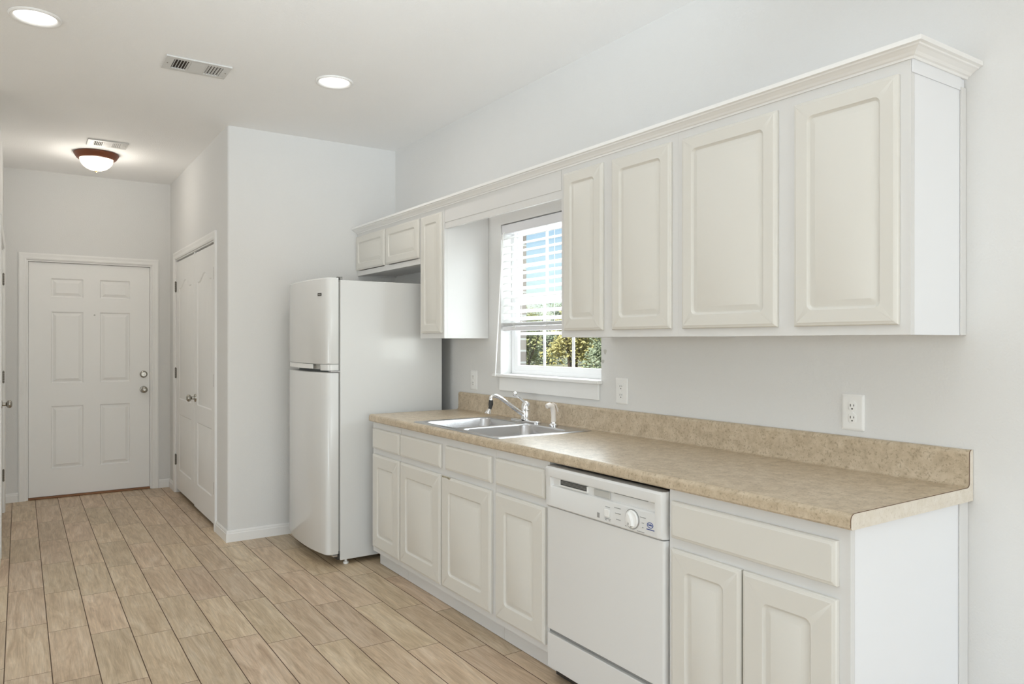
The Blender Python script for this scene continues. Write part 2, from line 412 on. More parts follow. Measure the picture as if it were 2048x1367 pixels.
for yy, zz, hh in ((1.683, 1.302, .016), (1.700, 1.254, .012)):      # scuffed spots beside the window
    w = MB(); q_ = [(yy + .010*math.cos(a)*(1+.3*math.sin(3*a)), zz + hh*math.sin(a)*(1+.25*math.cos(2*a))) for a in [2*math.pi*i/14 for i in range(14)]]
    w.loops([[(-.0002, p[0], p[1]) for p in q_], [(-.0008, p[0], p[1]) for p in q_]]); w.build('paint_scuff', paint('scuff_grey', (.55, .55, .52), .8), bpy.data.objects['wall_right'], smooth=0)

# baseboards
def base_profile(h=.078, t=.012): return [(0, 0), (t, 0), (t, h*.72), (t*.75, h*.78), (t*.75, h*.88), (t*.35, h), (0, h)]
def baseboard(name, runs):
    # run: (direction it runs along, wall plane, side it stands out to, start, end, mitre at start, mitre at end)
    w = MB()
    for kind, plane, sg, a, b, ma, mb_ in runs:
        pr = base_profile(); rings = []
        for t, m_ in ((a, ma), (b, mb_)):
            rings.append([(plane + sg*p[0], t + m_*p[0], p[1]) if kind == 'y' else (t + m_*p[0], plane + sg*p[0], p[1]) for p in pr])
        w.loops(rings)
    return struct(w.build(name, 'trim', smooth=0, weld=False))
baseboard('baseboard_front', [('x', YA, -1, XP, -.005, -1, 0), ('y', XP, -1, YA, 4.440, -1, 0), ('y', XP, -1, 6.160, YD-.001, 0, -1)])
baseboard('baseboard_end', [('x', YD, -1, XL+.001, -2.406, 1, 0), ('x', YD, -1, -1.326, XP-.001, 0, -1)])
baseboard('baseboard_left', [('y', XL, 1, YA, 4.500, -1, 0), ('y', XL, 1, 6.040, YD-.001, 0, -1), ('x', YA, -1, XS+.001, XL, 0, 1)])
baseboard('baseboard_right', [('y', 0, -1, YR+.001, .013, 0, 0)])

# ------------------------------------------------------------------ doors of the hall
def casing(parent, mp, u0, u1, top, wdt=.058, t=.016):
    pr = [(0, 0), (0, t*.55), (wdt*.2, t*.8), (wdt*.45, t*.75), (wdt*.8, t), (wdt, t*.9), (wdt, 0)]
    w = MB()
    for off, d in (0, 0),: pass
    def leg(u_in, sgn):
        lo = [mp(u_in + sgn*p[0], 0.001, p[1]) for p in pr]; hi = [mp(u_in + sgn*p[0], top + p[0], p[1]) for p in pr]
        w.loops([lo, hi])
    leg(u0, -1); leg(u1, 1)
    w.loops([[mp(u0 - p[0], top + p[0], p[1]) for p in pr], [mp(u1 + p[0], top + p[0], p[1]) for p in pr]])
    return w.build('casing', 'trim', parent, smooth=0, weld=False)
def knob(parent, base, axis, name='door_knob', sc=1.0):
    a = Vector(axis)
    w = MB(); prof = [(.0, 0), (.032, 0), (.032, .004), (.027, .010), (.013, .012), (.011, .030), (.016, .034), (.026, .042), (.0285, .052), (.026, .061), (.017, .068), (.010, .069), (.008, .0665), (.0, .0665)]
    w.lathe([(p[0]*sc, p[1]*sc) for p in prof], base, a, 28)
    return w.build(name, 'nickel', parent, smooth=40)
def hinge(parent, mp, u, v):
    w = MB(); h = .089
    for i in range(5):
        z0 = v - h/2 + i*h/5
        a = mp(u, z0+.0006, .008); bq = mp(u, z0 + h/5-.0006, .008)
        w.tube([a, bq], .0062, 10)
    w.tube([mp(u, v+h/2, .008), mp(u, v+h/2+.004, .008)], .004, 8); w.tube([mp(u, v-h/2-.004, .008), mp(u, v-h/2, .008)], .004, 8)
    q0, q1 = mp(u-.012, v-h/2, .0005), mp(u+.012, v+h/2, .003)
    w.box(q0[0], q1[0], q0[1], q1[1], q0[2], q1[2])
    return w.build('hinge', 'hinge', parent, smooth=40)

# end door: six moulded panels
d1 = sempty('door_1', (-1.866, YD, 0))
mp = face_y(YD+.022)
casing(d1, face_y(YD), DX0, DX1, DZ, .056)
w = MB(); w.box(DX0+.0005, DX0+.012, YD+.0005, YD+.085, .002, DZ-.001).box(DX1-.012, DX1-.0005, YD+.0005, YD+.085, .002, DZ-.001).box(DX0+.012, DX1-.012, YD+.0005, YD+.085, DZ-.013, DZ-.001)
w.build('door_jamb', 'trim', d1, smooth=0, weld=False)
pn = []
for a, bb in ((-2.172, -1.926), (-1.802, -1.558)):
    for z0, z1 in ((.250, .795), (.988, 1.612), (1.733, 1.900)): pn.append((a, z0, bb, z1, 0))
slab = panel_slab('door_slab', d1, mp, DX0+.014, .020, DX1-.014, DZ-.016, .042, pn, depth=.012)
knob(slab, (-1.449, YD+.022, .912), (0, -1, 0))
w = MB(); w.lathe([(0, 0), (.032, 0), (.032, .006), (.027, .013), (.021, .015), (.020, .0135), (.0, .0135)], (-1.449, YD+.022, 1.052), Vector((0, -1, 0)), 28)
db = w.build('deadbolt', 'nickel', slab, smooth=40)
MB().box(-1.4525, -1.4455, YD-.007, YD+.009, 1.038, 1.066).build('thumb_turn', 'chrome', slab, bevel=.002)
w = MB(); w.lathe([(0, 0), (.007, 0), (.007, .003), (.004, .004), (0, .003)], (-1.842, YD+.022, 1.585), Vector((0, -1, 0)), 14); w.build('peephole', 'greyplastic', slab)
MB().box(DX0+.0125, DX1-.0125, YD+.004, YD+.08, .001, .017).build('threshold', 'threshold', d1, bevel=.003)

# pantry double door, cathedral-topped panels
def double_door(name, x, s, y0, y1, mid, hinge_sides, knob_y, zt, loc, show_near=True):
    d = sempty(name, loc)
    mpw = face_x(x, s)
    casing(d, mpw, y0, y1, zt, .058)
    j = MB()
    for a, c in ((y0+.0005, y0+.010), (y1-.010, y1-.0005)):
        j.box(x - s*.0005, x - s*.10, a, c, .002, zt-.001)
    j.box(x - s*.0005, x - s*.10, y0+.010, y1-.010, zt-.011, zt-.001)
    j.build('door_jamb', 'trim', d, smooth=0, weld=False)
    mpd = face_x(x - s*.004, s)
    out = []
    for a, c, hy in ((y0+.013, mid-.002, y0+.008), (mid+.002, y1-.013, y1-.008)):
        zb = .030 if a < mid-.1 else .040
        m_ = .122
        lf = panel_slab('door_leaf', d, mpd, a, zb, c, zt-.026, .035, [(a+m_, .215, c-m_, .715, 0), (a+m_, .845, c-m_, 1.885, .062)], depth=.006)
        for z in (.298, 1.072, 1.842): hinge(lf, mpd, hy, z)
        out.append(lf)
    kb = out[0] if knob_y < mid else out[1]
    knob(kb, (x - s*.004, knob_y, .902), (s, 0, 0))
    c = MB(); c.box(x - s*.006, x - s*.03, mid-.022, mid+.022, zt-.028, zt-.012); c.build('ball_catch', 'plastic', d)
    return d
double_door('door_2', XP, -1, PY0, PY1, 5.285, None, 5.225, PZ, (XP, 5.3, 0))
double_door('door_3', XL, 1, LY0, LY1, 5.27, None, 5.33, PZ, (XL, 5.27, 0))

# ------------------------------------------------------------------ kitchen window
win = sempty('window_1', (.09, 2.17, OZ0))
# drywall returns are the wall itself; vinyl frame set back in the opening
w = MB(); XF0, XF1 = .078, .118
fw = .030
w.box(XF0, XF1, OY0+.001, OY0+fw, OZ0+.001, OZ1-.001).box(XF0, XF1, OY1-fw, OY1-.001, OZ0+.001, OZ1-.001).box(XF0, XF1, OY0+fw, OY1-fw, OZ0+.001, OZ0+.022).box(XF0, XF1, OY0+fw, OY1-fw, OZ1-.03, OZ1-.001)
w.build('window_frame', 'vinyl', win, bevel=.002)
def sash(z0, z1, x0, x1, rail):
    a, c = OY0+fw+.001, OY1-fw-.001; st = .032
    s = MB(); s.box(x0, x1, a, a+st, z0, z1).box(x0, x1, c-st, c, z0, z1).box(x0, x1, a+st, c-st, z0, z0+rail).box(x0, x1, a+st, c-st, z1-.03, z1)
    so = s.build('sash', 'vinyl', win, bevel=.002)
    xm = (x0+x1)/2
    g = MB(); g.box(xm-.002, xm+.002, a+st+.0005, c-st-.0005, z0+rail+.0005, z1-.0305); g.build('glass_pane', 'glass', so, smooth=0)
    mt = MB(); gy0, gy1 = a+st, c-st; gz0, gz1 = z0+rail, z1-.03
    for f in (1/3, 2/3):
        yy = gy0 + (gy1-gy0)*f; mt.box(xm-.007, xm-.0025, yy-.010, yy+.010, gz0, gz1)
    zz = (gz0+gz1)/2; mt.box(xm-.0065, xm-.0027, gy0, gy1, zz-.009, zz+.009)
    mt.build('muntin_grid', 'vinyl', so, smooth=0, weld=False)
sash(OZ0+.023, 1.615, .080, .098, .030)
sash(1.587, OZ1-.031, .0985, .116, .028)
# stool and apron
w = MB(); w.box(-.034, .0775, OY0+.001, OY1-.001, OZ0-.0185, OZ0).box(-.034, -.0005, OY1-.001, OY1+.050, OZ0-.0185, OZ0).box(-.034, -.0005, OY0-.012, OY0+.001, OZ0-.0185, OZ0)
struct(w.build('window_sill', 'trim', win, bevel=.004, weld=False))
w = MB(); w.box(-.014, -.0005, 1.72, 2.625, 1.062, OZ0-.019); struct(w.build('window_apron', 'trim', win, bevel=.003))

# faux wood blind, lowered over the upper two thirds
bl = thing('window_blind', 'white horizontal slat blind half lowered in the kitchen window', 'blind', (.03, 2.17, 2.045))
b0, b1 = OY0+.008, OY1-.008
w = MB(); w.box(.002, .052, b0, b1, 1.992, 2.044); w.build('headrail', 'blindrail', bl, bevel=.003)
TILT = math.radians(27)
def slat(z, tilt, xc=.030, name='slat'):
    w = MB(); hw = .0245; top = []; bot = []
    for i in range(7):
        f = -1 + 2*i/6; cx = f*hw; cz = .0022*(1-f*f)
        top.append((xc + cx*math.cos(tilt) - cz*math.sin(tilt), z + cx*math.sin(tilt) + cz*math.cos(tilt)))
        bot.append((xc + cx*math.cos(tilt) - (cz-.0026)*math.sin(tilt), z + cx*math.sin(tilt) + (cz-.0026)*math.cos(tilt)))
    w.prism(top + bot[::-1], 'y', b0+.002, b1-.002)
    return w.build(name, 'blind', bl, smooth=30)
zs = [1.970 - .0440*i for i in range(12)]
for z in zs: slat(z, TILT)
for i in range(5): slat(1.447 + i*.0042, 0.0)
w = MB(); w.box(.006, .054, b0, b1, 1.416, 1.4415); w.build('bottom_rail', 'blindrail', bl, bevel=.004)
for yy in (b1-.13, 2.17, b0+.13):
    w = MB(); w.tube([(.0035, yy, 1.992), (.0035, yy, 1.44)], .0011, 6); w.tube([(.0565, yy, 1.992), (.0565, yy, 1.44)], .0011, 6)
    w.build('ladder_cord', 'cord', bl)
    if yy > 1.9:
        w = MB(); pts = [(.000, yy+.02*math.sin(t*.9), 1.44 - .018*math.sin(math.pi*t/8) + .002*t) for t in range(9)]
        w.tube(pts, .0016, 6); w.build('cord_loop', 'cord', bl)
w = MB(); w.tube([(-.002, 2.585, 2.0), (-.010, 2.590, 1.985), (-.040, 2.628, 1.148)], [.002, .0038, .0038], 8); w.build('tilt_wand', 'plastic', bl)

# ------------------------------------------------------------------ wall cabinets
XU, XUD = -.308, -.325
UB, UT = 1.372, 2.149
def wall_cab(label, y0, y1, z0, doors, end_near=False, under=False):
    t = thing('wall_cabinet', label, 'cabinet', (-.15, (y0+y1)/2, z0), 'white wall cabinets under one crown')
    w = MB()
    w.box(XU+.02, -.002, y0, y0+.016, z0, UT).box(XU+.02, -.002, y1-.016, y1, z0, UT)            # sides
    w.box(XU+.02, -.002, y0+.016, y1-.016, z0+.012, z0+.026).box(XU+.02, -.002, y0+.016, y1-.016, UT-.014, UT)   # floor, top
    w.box(-.012, -.002, y0+.016, y1-.016, z0+.026, UT-.014)
    w.build('carcass', 'panel' if end_near else 'frame', t, smooth=0, weld=False)
    f = MB(); f.box(XU, XU+.0195, y0, y1, z0, z0+.034).box(XU, XU+.0195, y0, y1, UT-.04, UT)
    cuts = [y0] + [(doors[i][1]+doors[i+1][0])/2 for i in range(len(doors)-1)] + [y1]
    sw = .038
    for i, c in enumerate(cuts):
        a, b_ = (c, c+sw) if i == 0 else ((c-sw, c) if i == len(cuts)-1 else (c-sw, c+sw))
        f.box(XU, XU+.0195, a, b_, z0+.034, UT-.04)
    f.build('face_frame', 'frame', t, smooth=0, weld=False)
    for a, c, za, zb in doors:
        routed_door('door', t, face_x(XUD), a, za, c, zb, t=.0165, pf=.050 if zb-za > .3 else .046)
    return t
cA = wall_cab('wide wall cabinet at the near end, its bright white side panel showing', .026, .9060, UB, [(.056, .395, 1.401, 2.114), (.459, .878, 1.401, 2.116)], end_near=True)
MB().box(-.030, -.001, .0205, .0255, UB, 2.122).build('scribe_strip', 'frame', cA, bevel=.001)
MB().box(XU+.003, -.031, .0220, .0255, 2.112, UT).build('frieze_strip', 'panel', cA, bevel=.001)
wall_cab('two-door wall cabinet just right of the kitchen window', .9063, 1.633, UB, [(.935, 1.274, 1.402, 2.119), (1.334, 1.604, 1.402, 2.121)])
wall_cab('tall narrow one-door wall cabinet between window and refrigerator', 2.766, 3.077, UB, [(2.785, 3.047, 1.403, 2.121)])
wall_cab('short two-door wall cabinet above the refrigerator', 3.079, YA-.003, 1.838, [(3.082, 3.577, 1.876, 2.122), (3.604, 4.106, 1.876, 2.124)])
va = MB(); va.box(XU, XU+.019, 1.636, 2.763, 2.055, UT).box(XU+.003, XU+.019, 1.636, 2.763, 2.019, 2.055)
tag(va.build('valance', 'frame', None, smooth=0, weld=False), 'white painted valance board above the window between the wall cabinets', 'valance')
# crown moulding: front run plus mitred return
pr = [(0, UT-.002), (.004, UT-.002), (.006, UT+.004), (.012, UT+.006), (.018, UT+.012), (.030, UT+.019), (.036, UT+.021), (.038, UT+.025), (.047, UT+.027), (.047, UT+.040), (.0, UT+.040)]
ct = thing('crown_moulding', 'white crown moulding running along the top of all wall cabinets', 'moulding', (-.31, 2, UT))
w = MB()
y_n = .0205
w.loops([[(-.0005, y_n - p[0], p[1]+.001) for p in pr], [(XU-.0005 - p[0], y_n - p[0], p[1]+.001) for p in pr], [(XU-.0005 - p[0], YA-.002, p[1]+.001) for p in pr]])
w.build('crown', 'trim', ct, smooth=0)

# ------------------------------------------------------------------ base cabinets
XB, XBD, BT = -.612, -.631, .871
def base_cab(label, y0, y1, doors, drawers, near=False):
    t = thing('base_cabinet', label, 'cabinet', (-.3, (y0+y1)/2, 0), 'white base cabinets under the counter')
    zk = .090
    w = MB(); w.box(XB+.02, -.002, y0, y0+.016, zk if not near else .002, BT).box(XB+.02, -.002, y1-.016, y1, zk, BT).box(XB+.02, -.002, y0+.016, y1-.016, zk, zk+.016).box(-.012, -.002, y0+.016, y1-.016, zk+.016, BT)
    if near: pass
    w.build('carcass', 'panel' if near else 'frame', t, smooth=0, weld=False)
    f = MB(); f.box(XB, XB+.0195, y0, y1, zk, .125).box(XB, XB+.0195, y0, y1, .818, BT).box(XB, XB+.0195, y0, y1, .675, .72)
    cols = doors if len(doors) > 1 and len(drawers) > 1 else [doors[0]] if len(doors) == 1 else [(doors[0][0], doors[-1][1])]
    cuts = [y0] + [(cols[i][1]+cols[i+1][0])/2 for i in range(len(cols)-1)] + [y1]
    for i, c in enumerate(cuts):
        a, b_ = (c, c+.034) if i == 0 else ((c-.034, c) if i == len(cuts)-1 else (c-.03, c+.03))
        f.box(XB, XB+.0195, a, b_, .125, .675); f.box(XB, XB+.0195, a, b_, .72, .818)
    if near: f.box(XB, XB+.0195, y0, y0+.04, .002, zk)
    f.build('face_frame', 'frame', t, smooth=0, weld=False)
    k_ = MB(); k_.box(-.567, -.553, y0, y1, .002, zk-.001); k_.build('toe_kick', 'frame', t, smooth=0)
    dl = []
    for a, c in doors: dl.append(routed_door('door', t, face_x(XBD), a, .122 if not near else .118, c, .679, t=.0185, pf=.062 if c-a < .3 else .072))
    for a, c in drawers: routed_door('drawer_front', t, face_x(XBD), a, .713, c, .833, t=.0185, raised=False)
    return t, dl
base_cab('narrow one-door base cabinet standing next to the refrigerator', 2.713, 3.103, [(2.722-.013, 3.080)], [(2.709, 3.080)])
_, dl = base_cab('two-door sink base cabinet, one door chipped along its top edge', 1.722, 2.711, [(1.744, 2.207), (2.223, 2.694)], [(1.744, 2.170), (2.223, 2.694)])
w = MB()
for i in range(7):
    yy = 2.196 - i*.012 - rnd.random()*.004; ww = .004 + rnd.random()*.006
    w.loops([[(XBD-.0012, yy, .680), (XBD-.0012, yy-ww, .680), (XBD-.0012, yy-ww*.6, .680-.006-rnd.random()*.006)], [(XBD+.004, yy, .680), (XBD+.004, yy-ww, .680), (XBD+.004, yy-ww*.6, .672)]])
w.build('chipped_edge', paint('chip_brown', (.42, .38, .28), .8), dl[0], smooth=0)
base_cab('narrow one-door base cabinet between the sink and the dishwasher', 1.316, 1.720, [(1.333, 1.702)], [(1.333, 1.702)])
nc, _ = base_cab('two-door base cabinet with one wide drawer at the near end', .020, .655, [(.050, .350), (.356, .636)], [(.050, .637)], near=True)
MB().box(-.050, -.001, .0145, .0195, .002, .868).build('scribe_strip', 'frame', nc, bevel=.001)

# ------------------------------------------------------------------ countertop with backsplash
CT, CB, XC, CL, BS = .914, .8725, -.6415, 3.103, 1.026
SX0, SX1, SY0, SY1 = -.600, -.075, 1.730, 2.535      # sink cutout
top = thing('countertop', 'tan speckled laminate countertop with backsplash above the base cabinets', 'countertop', (-.32, 1.55, CB))
nose = [(XC+.020, CB)] + [(XC+.006, CB), (XC, CB+.006)] + [(p[0], p[1]) for p in arc(XC+.017, CT-.017, .017, 180, 90, 6)]
cove = [(-.036, CT)] + arc(-.036, CT+.014, .014, 270, 350, 5)
body_poly = nose + cove + [(-.0215, BS-.016)] + arc(-.0165+.006, BS-.011, .011, 180, 90, 5) + [(-.0012, BS), (-.0012, CB)]
w = MB(); w.prism(body_poly, 'y', .0015, SY0); w.prism(body_poly, 'y', SY1, CL)
w.prism(nose + [(SX0, CT), (SX0, CB)], 'y', SY0, SY1)
w.prism([(SX1, CB), (SX1, CT)] + cove + [(-.0215, BS-.016)] + arc(-.0165+.006, BS-.011, .011, 180, 90, 5) + [(-.0012, BS), (-.0012, CB)], 'y', SY0, SY1)
w.build('worktop', 'laminate', top, smooth=35, weld=False)
w = MB(); w.prism(body_poly, 'y', .0002, .0014); w.build('end_cap', 'lamend_lit', top, smooth=0)
w = MB(); w.tube([(p[0]-.0002, .0010, p[1]+.0003) for p in nose[2:] + cove + [(-.0215, BS-.016)] + arc(-.0165+.006, BS-.011, .011, 180, 90, 5)], .0011, 6); w.build('edge_seam', 'seam', top)

# ------------------------------------------------------------------ sink, faucet, sprayer
sk = thing('kitchen_sink', 'stainless steel double-bowl drop-in sink set in the tan counter', 'sink', (-.34, 2.13, CT))
w = MB()
sx0, sx1, sy0, sy1 = -.618, -.056, 1.706, 2.556
zr = CT+.0055
bowls = [(-.578, 1.748, -.170, 2.112), (-.578, 2.150, -.170, 2.514)]
xs = [sx0+.012, bowls[0][0]-.014, bowls[0][2]+.014, sx1-.012]; ys = [sy0+.012, 1.734, 2.126, 2.136, 2.528, sy1-.012]
for i in range(3):
    for jx in range(5):
        if i == 1 and jx in (1, 3):
            bb = bowls[0 if jx == 1 else 1]
            def rr(ins, z, r, bb=bb): return [(p[0], p[1], z) for p in rrect(bb[0]+ins, bb[1]+ins, bb[2]-ins, bb[3]-ins, r, 6)]
            outer = [(p[0], p[1], zr) for p in rrect(xs[1], ys[jx], xs[2], ys[jx+1], .0001, 6)]
            w.loops([outer, rr(-.006, zr, .060), rr(0, zr-.002, .056), rr(.004, zr-.008, .052), rr(.012, zr-.12, .050), rr(.018, zr-.150, .050), rr(.030, zr-.168, .050), rr(.060, zr-.176, .040)], cap0=False)
        else:
            w.bm.faces.new([w.bm.verts.new(p) for p in ((xs[i], ys[jx], zr), (xs[i+1], ys[jx], zr), (xs[i+1], ys[jx+1], zr), (xs[i], ys[jx+1], zr))])
e0 = [(p[0], p[1], zr) for p in rrect(xs[0], ys[0], xs[3], ys[5], .0001, 6)]
e1 = [(p[0], p[1], zr-.001) for p in rrect(xs[0]-.006, ys[0]-.006, xs[3]+.006, ys[5]+.006, .012, 6)]
e2 = [(p[0], p[1], CT+.0008) for p in rrect(sx0, sy0, sx1, sy1, .016, 6)]
w.loops([e0, e1, e2], cap0=False, cap1=False)
w.build('basin', 'steel', sk, smooth=50)
for bb in bowls:
    cx, cy = (bb[0]+bb[2])/2, (bb[1]+bb[3])/2
    w = MB(); w.lathe([(.0, .001), (.026, .001), (.030, .004), (.042, .004), (.044, .0008)], (cx, cy, zr-.176), 'z', 24); w.build('drain', 'chrome', sk)
fc = thing('kitchen_faucet', 'chrome single-lever faucet with angled spout over the sink', 'faucet', (-.112, 2.205, zr))
fx_, fy_ = -.112, 2.205
w = MB(); rings = []
for ins, z in ((0, .0008), (0, .006), (.004, .010), (.012, .012)):
    rings.append([(p[0], p[1], zr+z) for p in rrect(fx_-.026+ins, fy_-.125+ins, fx_+.026-ins, fy_+.125-ins, .024-ins*.8, 6)])
w.loops(rings); w.build('deck_plate', 'chrome', fc)
w = MB(); w.lathe([(.027, .012), (.026, .020), (.024, .026), (.024, .060), (.0255, .062), (.0255, .066), (.024, .068), (.024, .085), (.021, .098), (.014, .107), (.006, .111), (0, .112)], (fx_, fy_, zr), 'z', 28); w.build('faucet_body', 'chrome', fc)
w = MB(); w.tube([(fx_-.018, fy_, zr+.040), (fx_-.040, fy_, zr+.052), (-.270, fy_+.004, 1.052), (-.300, fy_+.005, 1.066), (-.318, fy_+.006, 1.066), (-.330, fy_+.006, 1.058), (-.331, fy_+.006, 1.045)], [.013, .0115, .010, .0105, .011, .0115, .0115], 14); sp = w.build('spout', 'chrome', fc, smooth=60)
w = MB(); w.tube([(-.331, fy_+.006, 1.0445), (-.332, fy_+.007, 1.022), (-.334, fy_+.008, 1.006), (-.337, fy_+.009, .998)], [.011, .013, .009, .010], 14); w.build('swivel_joint', 'black', sp, smooth=50)
w = MB(); w.tube([(-.337, fy_+.009, .9975), (-.341, fy_+.010, .987), (-.345, fy_+.012, .977), (-.346, fy_+.012, .973)], [.009, .013, .0175, .0175], 16); w.build('aerator', 'chrome', sp, smooth=50)
w = MB(); w.tube([(fx_-.006, fy_, zr+.104), (fx_-.022, fy_+.004, zr+.118), (fx_-.058, fy_+.010, zr+.146)], [.008, .006, .005], 10)
w.lathe([(0, -.013), (.008, -.0105), (.0125, -.004), (.0125, .004), (.008, .0105), (0, .013)], (fx_-.064, fy_+.011, zr+.151), 'z', 18)
w.build('lever', 'chrome', fc, smooth=60)
ss = thing('side_sprayer', 'almond plastic side sprayer standing in the sink deck', 'sprayer', (-.112, 1.955, zr))
px, py = -.112, 1.955
w = MB(); w.lathe([(.0, .0008), (.024, .0008), (.024, .005), (.018, .012), (.014, .014), (.0135, .020), (0, .020)], (px, py, zr), 'z', 24); w.build('holder', 'chrome', ss)
w = MB(); w.tube([(px, py, zr+.0205), (px, py, zr+.050), (px-.002, py, zr+.080), (px-.010, py, zr+.100), (px-.026, py, zr+.107), (px-.044, py+.001, zr+.102)], [.0135, .0125, .0135, .0145, .014, .0125], 16); w.build('spray_head', 'sprayer', ss, smooth=60)
w = MB(); w.tube([(px-.006, py, zr+.1165), (px+.012, py, zr+.108), (px+.024, py, zr+.085), (px+.028, py, zr+.070)], [.004, .005, .0045, .003], 8); w.build('trigger', 'sprayer', ss, smooth=60)

# ------------------------------------------------------------------ dishwasher
dw = thing('dishwasher', 'white built-in dishwasher with dial and blue badge between base cabinets', 'dishwasher', (-.33, .985, 0))
DY0, DY1 = .6590, 1.3120
MB().box(-.600, -.03, DY0+.006, DY1-.006, .06, .815).build('tub', 'appliance', dw, smooth=0)
mp = face_x(-.632)
w = MB(); w.prism(arc(-.622, DY0+.012, .010, 270, 180, 5) + arc(-.622, DY1-.012, .010, 180, 90, 5) + [(-.6005, DY1-.002), (-.6005, DY0+.002)], 'z', .206, .694); w.build('door_panel', 'appliance', dw, smooth=40, bevel=.002)
prf = [(-.6005, .698), (-.636, .698), (-.641, .703), (-.6405, .775), (-.637, .781), (-.630, .784), (-.630, .811), (-.634, .815), (-.644, .818), (-.6455, .826), (-.6445, .848), (-.638, .856), (-.6005, .857)]
pend = [(-.6005, .698), (-.636, .698), (-.641, .703), (-.6415, .775), (-.642, .781), (-.6425, .784), (-.643, .811), (-.6435, .815), (-.644, .818), (-.6455, .826), (-.6445, .848), (-.638, .856), (-.6005, .857)]
def pinch(poly, k): return [(x if x > -.601 else -.6005 + (x+.6005)*k, z) for x, z in poly]
w = MB()
secs = [(DY0+.002, pinch(pend, .55)), (DY0+.010, pinch(pend, .90)), (DY0+.022, pend), (DY0+.034, pend), (DY0+.040, prf), (DY1-.046, prf), (DY1-.040, pend), (DY1-.016, pend), (DY1-.006, pinch(pend, .92)), (DY1-.002, pinch(pend, .6))]
w.loops([[(x, y, z) for x, z in p] for y, p in secs]); cp = w.build('control_panel', 'appliance', dw, smooth=30)
w = MB(); w.box(-.6395, -.6295, 1.048, 1.222, .789, .7925).box(-.638, -.6295, 1.048, 1.052, .7925, .811).box(-.638, -.6295, 1.218, 1.222, .7925, .811); w.build('vent_frame', 'plastic', cp, smooth=0, weld=False)
w = MB(); w.box(-.6325, -.6302, 1.052, 1.218, .7927, .8105); ve = w.build('vent_slot', 'black', cp, smooth=0)
w = MB()
for zz in (.797, .8015, .806): w.box(-.6338, -.6326, 1.054, 1.216, zz, zz+.0015)
w.build('vent_louver', 'gasket', cp, smooth=0, weld=False)
w = MB(); w.box(-.6345, -.6302, .925, 1.015, .786, .8105); w.build('latch_pull', 'greyplastic', cp, bevel=.003)
w = MB(); w.box(-.6345, -.6300, .735, .905, .8122, .8150); w.build('grip_slot', 'gasket', cp, smooth=0)
kc = (-.6412, .803, .742)
w = MB(); w.lathe([(.0345, .0), (.0345, .0012), (.0325, .0012), (.0325, .0)], kc, Vector((-1, 0, 0)), 40); w.build('dial_ring', 'gasket', cp)
w = MB(); w.lathe([(.031, 0), (.031, .004), (.028, .007), (.0, .007)], kc, Vector((-1, 0, 0)), 36)
a = math.radians(25); dvy, dvz = math.sin(a), math.cos(a)
gr = []
for t_, hw in ((-.026, .004), (-.010, .0085), (.012, .0085), (.027, .004)):
    gr.append((t_, hw))
lo = [(kc[1] + dvy*t_ + dvz*h, kc[2] - dvz*t_*-1 - dvy*h) for t_, h in gr] + [(kc[1] + dvy*t_ - dvz*h, kc[2] + dvz*t_ + dvy*h) for t_, h in reversed(gr)]
w.loops([[(kc[0]-.007, p[0], p[1]) for p in lo], [(kc[0]-.017, kc[1]+(p[0]-kc[1])*.85, kc[2]+(p[1]-kc[2])*.85) for p in lo]])
dial = w.build('dial', 'plastic', cp, smooth=30)
w = MB(); w.box(kc[0]-.0078, kc[0]-.0072, kc[1]+.012, kc[1]+.0145, kc[2]-.021, kc[2]-.013); w.box(kc[0]-.0078, kc[0]-.0072, kc[1]-.004, kc[1]+.003, kc[2]-.027, kc[2]-.0245); w.build('pointer_mark', 'black', dial, smooth=0, weld=False)
w = MB(); w.box(-.6455, -.6408, .918, .946, .724, .752); w.build('rocker_switch', 'plastic', cp, bevel=.002)
def mark(y0, y1, z0, z1):
    pm = MB(); n = max(1, int(abs(y1-y0)/.0055)); st = (y1-y0)/n
    for i in range(n): pm.box(-.6420, -.6411, y0+st*i+.0005, y0+st*(i+.78), z0, z1)
    pm.build('printed_label', 'print', cp, smooth=0, weld=False)
for yy, zz, ln in ((.862, .764, .034), (.862, .745, .030), (.862, .724, .024), (.752, .756, .030), (.752, .737, .012), (.752, .722, .008), (.762, .706, .036), (.832, .711, .008)): 
    mark(yy - (ln*.5 if yy < .8 else 0), yy + (ln*.5 if yy < .8 else ln), zz, zz+.0022)
mark(.918, .944, .7585, .7605); mark(.914, .948, .7165, .7190); mark(.936, .946, .711, .7135); mark(.916, .926, .711, .7135)
w = MB(); w.box(-.6420, -.6411, .975, .988, .712, .730); w.build('symbol_block', 'print', cp, smooth=0)
w = MB(); rg = []
lc = (.7165, .738)
for k_ in range(28):
    t_ = 2*math.pi*k_/28; rg.append((math.cos(t_), math.sin(t_)))
o_ = [(-.6420, lc[0]+.0145*c, lc[1]+.0098*s_) for c, s_ in rg]; i_ = [(-.6420, lc[0]+.0122*c, lc[1]+.0078*s_) for c, s_ in rg]
ob = [(-.6411, p[1], p[2]) for p in o_]; ib = [(-.6411, p[1], p[2]) for p in i_]
w.loops([ob, o_, i_, ib], cap0=False, cap1=False)
for q in range(6):      # cursive scribble inside the oval
    y_ = lc[0] + .0075 - q*.003
    w.tube([(-.6416, y_, lc[1]-.002), (-.6416, y_-.0012, lc[1]+(.0045 if q in (0, 3) else .002)), (-.6416, y_-.0024, lc[1]-.002)], .0007, 5)
for q in range(9): w.box(-.6420, -.6411, lc[0]+.017-q*.0042, lc[0]+.017-q*.0042-.003, lc[1]-.0165, lc[1]-.0135)
w.build('badge', 'blue', cp, smooth=0, weld=False)
